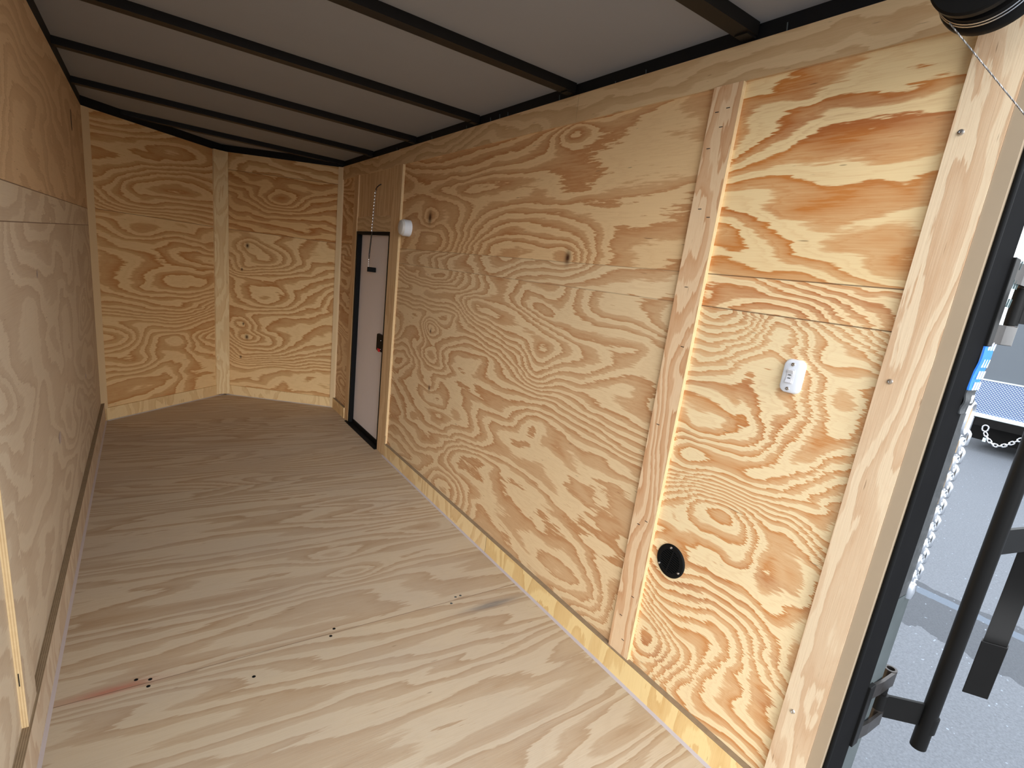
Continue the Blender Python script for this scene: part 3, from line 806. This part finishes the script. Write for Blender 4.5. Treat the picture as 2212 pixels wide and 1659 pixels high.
tc = empty('hanging_chain', (1.31, 0.345, 1.0), 'bright galvanised link chain hanging beside the black rear post', 'chain')
bm = bmesh.new(); tube(bm, link_pts((1.302, 0.326, 0.985), (0.1,0,1), (1,0,0), 0.062, 0.032, 20), 0.0045, 8, closed=True); obj('hook', bm, M_chain, tc, smooth=True)
bm = bmesh.new(); z = 0.945; i = 0
while z > 0.615:
    tube(bm, link_pts((1.316-0.03*(0.95-z), 0.326, z), (0.02,0,1), (1,0,0) if i % 2 else (0.25,1,0), 0.032, 0.018, 16), 0.0036, 8, closed=True)
    z -= 0.0185; i += 1
obj('chain_links', bm, M_chain, tc, smooth=True)
bm = bmesh.new(); lathe(bm, [(0.0, 0.0), (0.010, 0.002), (0.013, 0.02), (0.010, 0.035), (0.0, 0.038)], (1.298, 0.326, 0.588), Z, 16); obj('end_weight', bm, M_chain, tc, smooth=True)

# ------------------------------------------------------------------ outside: ground, neighbouring trailer, tree
bm = bmesh.new(); bmesh.ops.create_grid(bm, x_segments=2, y_segments=2, size=60)
bmesh.ops.translate(bm, verts=bm.verts, vec=(0, 0, -0.48))
gr = obj('ground', bm, M_asph); S(gr)

nt_ = empty('cargo_trailer', (10.6, 1.6, -0.48), 'grey cargo trailer with diamond plate nose parked across the yard', 'trailer')
bm = bx(10.0, 13.0, 0.2, 2.75, 0.0, 1.42); obj('body', bm, M_trailer, nt_, bevel=0.01)
obj('stone_guard', bx(9.985, 9.9995, 0.2, 2.74, 0.07, 0.56), M_dia, nt_)
obj('corner_guard', bx(9.975, 9.984, 1.55, 1.93, 0.56, 0.80), M_dia, nt_)
obj('top_strip', bx(9.975, 9.9845, 0.2, 2.74, 0.555, 0.575), M_alu, nt_)
obj('bottom_strip', bx(9.95, 9.9845, 0.2, 2.74, 0.02, 0.075), M_alu, nt_)
fb = obj('frame_beam', bx(9.93, 10.2, 0.2, 2.40, -0.10, 0.018), M_black, nt_)
obj('axle_box', bx(10.3, 12.6, 0.4, 2.5, -0.35, -0.02), M_black, nt_)
for wy in (0.25, 2.50):
    bm = bmesh.new(); lathe(bm, [(0.0, 0.0), (0.17, 0.0), (0.19, 0.02), (0.31, 0.0), (0.33, 0.04), (0.33, 0.17), (0.31, 0.2), (0.0, 0.2)], (11.8, wy, -0.15), Y, 40)
    obj('wheel', bm, M_plast, nt_, smooth=True)
def text(s, loc, size, parent):
    cu = bpy.data.curves.new('lettering', 'FONT'); cu.body = s; cu.size = size; cu.extrude = 0.001
    tmp = bpy.data.objects.new('tmp', cu); C.objects.link(tmp)
    bpy.context.view_layer.update()
    me = bpy.data.meshes.new_from_object(tmp.evaluated_get(bpy.context.evaluated_depsgraph_get()))
    bpy.data.objects.remove(tmp); me.materials.clear(); me.materials.append(M_paint)
    o = bpy.data.objects.new('lettering', me)
    o.location = loc
    # lettering faces -X, reads along -Y
    o.rotation_euler = (math.radians(90), 0, math.radians(-90))
    C.objects.link(o); o.parent = parent
    par = parent
    off = Vector((0,0,0))
    while par is not None:
        off += Vector(par.location); par = par.parent
    o.matrix_parent_inverse = Matrix.Translation(-Vector(nt_.location))
    return o
text('7ZLEY', (9.925, 2.315, -0.085), 0.085, fb)
text('LAPSA', (9.925, 2.12, -0.085), 0.095, fb)
text('R', (9.925, 1.955, -0.085), 0.10, fb)
# safety chain of the neighbouring trailer
sc = empty('safety_chain', (9.90, 2.2, -0.05), 'bright safety chain looped under the frame of the grey trailer', 'chain')
bm = bmesh.new(); tube(bm, link_pts((9.90, 2.24, -0.115), (0,0,1), (0,1,0), 0.09, 0.07, 20), 0.011, 8, closed=True); obj('ring', bm, M_chain, sc, smooth=True)
bm = bmesh.new(); pts = []
for i in range(60):
    t = i/59; y = 2.235 - t*0.42; z = -0.16 - 0.19*math.sin(math.pi*min(1, t*1.0)**0.9)*(1-0.25*t) + 0.02*t
    pts.append(Vector((9.90, y, z)))
d = 0; last = pts[0]; k = 0
for a, b_ in zip(pts, pts[1:]):
    d += (b_-a).length
    if d > 0.044:
        d = 0; k += 1
        tube(bm, link_pts(b_, b_-a, (0,1,1) if k % 2 else (1,0,0), 0.066, 0.042, 12), 0.008, 6, closed=True)
obj('chain_links', bm, M_chain, sc, smooth=True)
obj('chain_tag', bx(9.895, 9.905, 2.19, 2.23, -0.31, -0.25), M_alu, sc)

tree = empty('tree', (14.5, 3.0, -0.48), 'green leafy tree beyond the grey trailer at the right edge', 'tree')
bm = bmesh.new(); cyl(bm, (14.5, 2.95, -0.48), (14.5, 2.95, 2.2), 0.12, 12, 0.07); obj('trunk', bm, M_bark, tree, smooth=True)
random.seed(9); bm = bmesh.new()
for i in range(2600):
    a = random.uniform(0, 2*math.pi); ph = math.acos(random.uniform(-1, 1)); r = random.uniform(0.3, 1.0)**0.5
    ctr = Vector((14.5+1.1*r*math.sin(ph)*math.cos(a), 2.55+0.85*r*math.sin(ph)*math.sin(a), 2.15+0.75*r*math.cos(ph)))
    n = Vector((random.gauss(0,1), random.gauss(0,1), random.gauss(0,1))).normalized(); u = n.orthogonal().normalized(); v = n.cross(u)
    s = random.uniform(0.04, 0.075)
    bm.faces.new([bm.verts.new(ctr+u*s), bm.verts.new(ctr+v*s*0.55), bm.verts.new(ctr-u*s), bm.verts.new(ctr-v*s*0.55)])
obj('foliage', bm, M_leaf, tree)
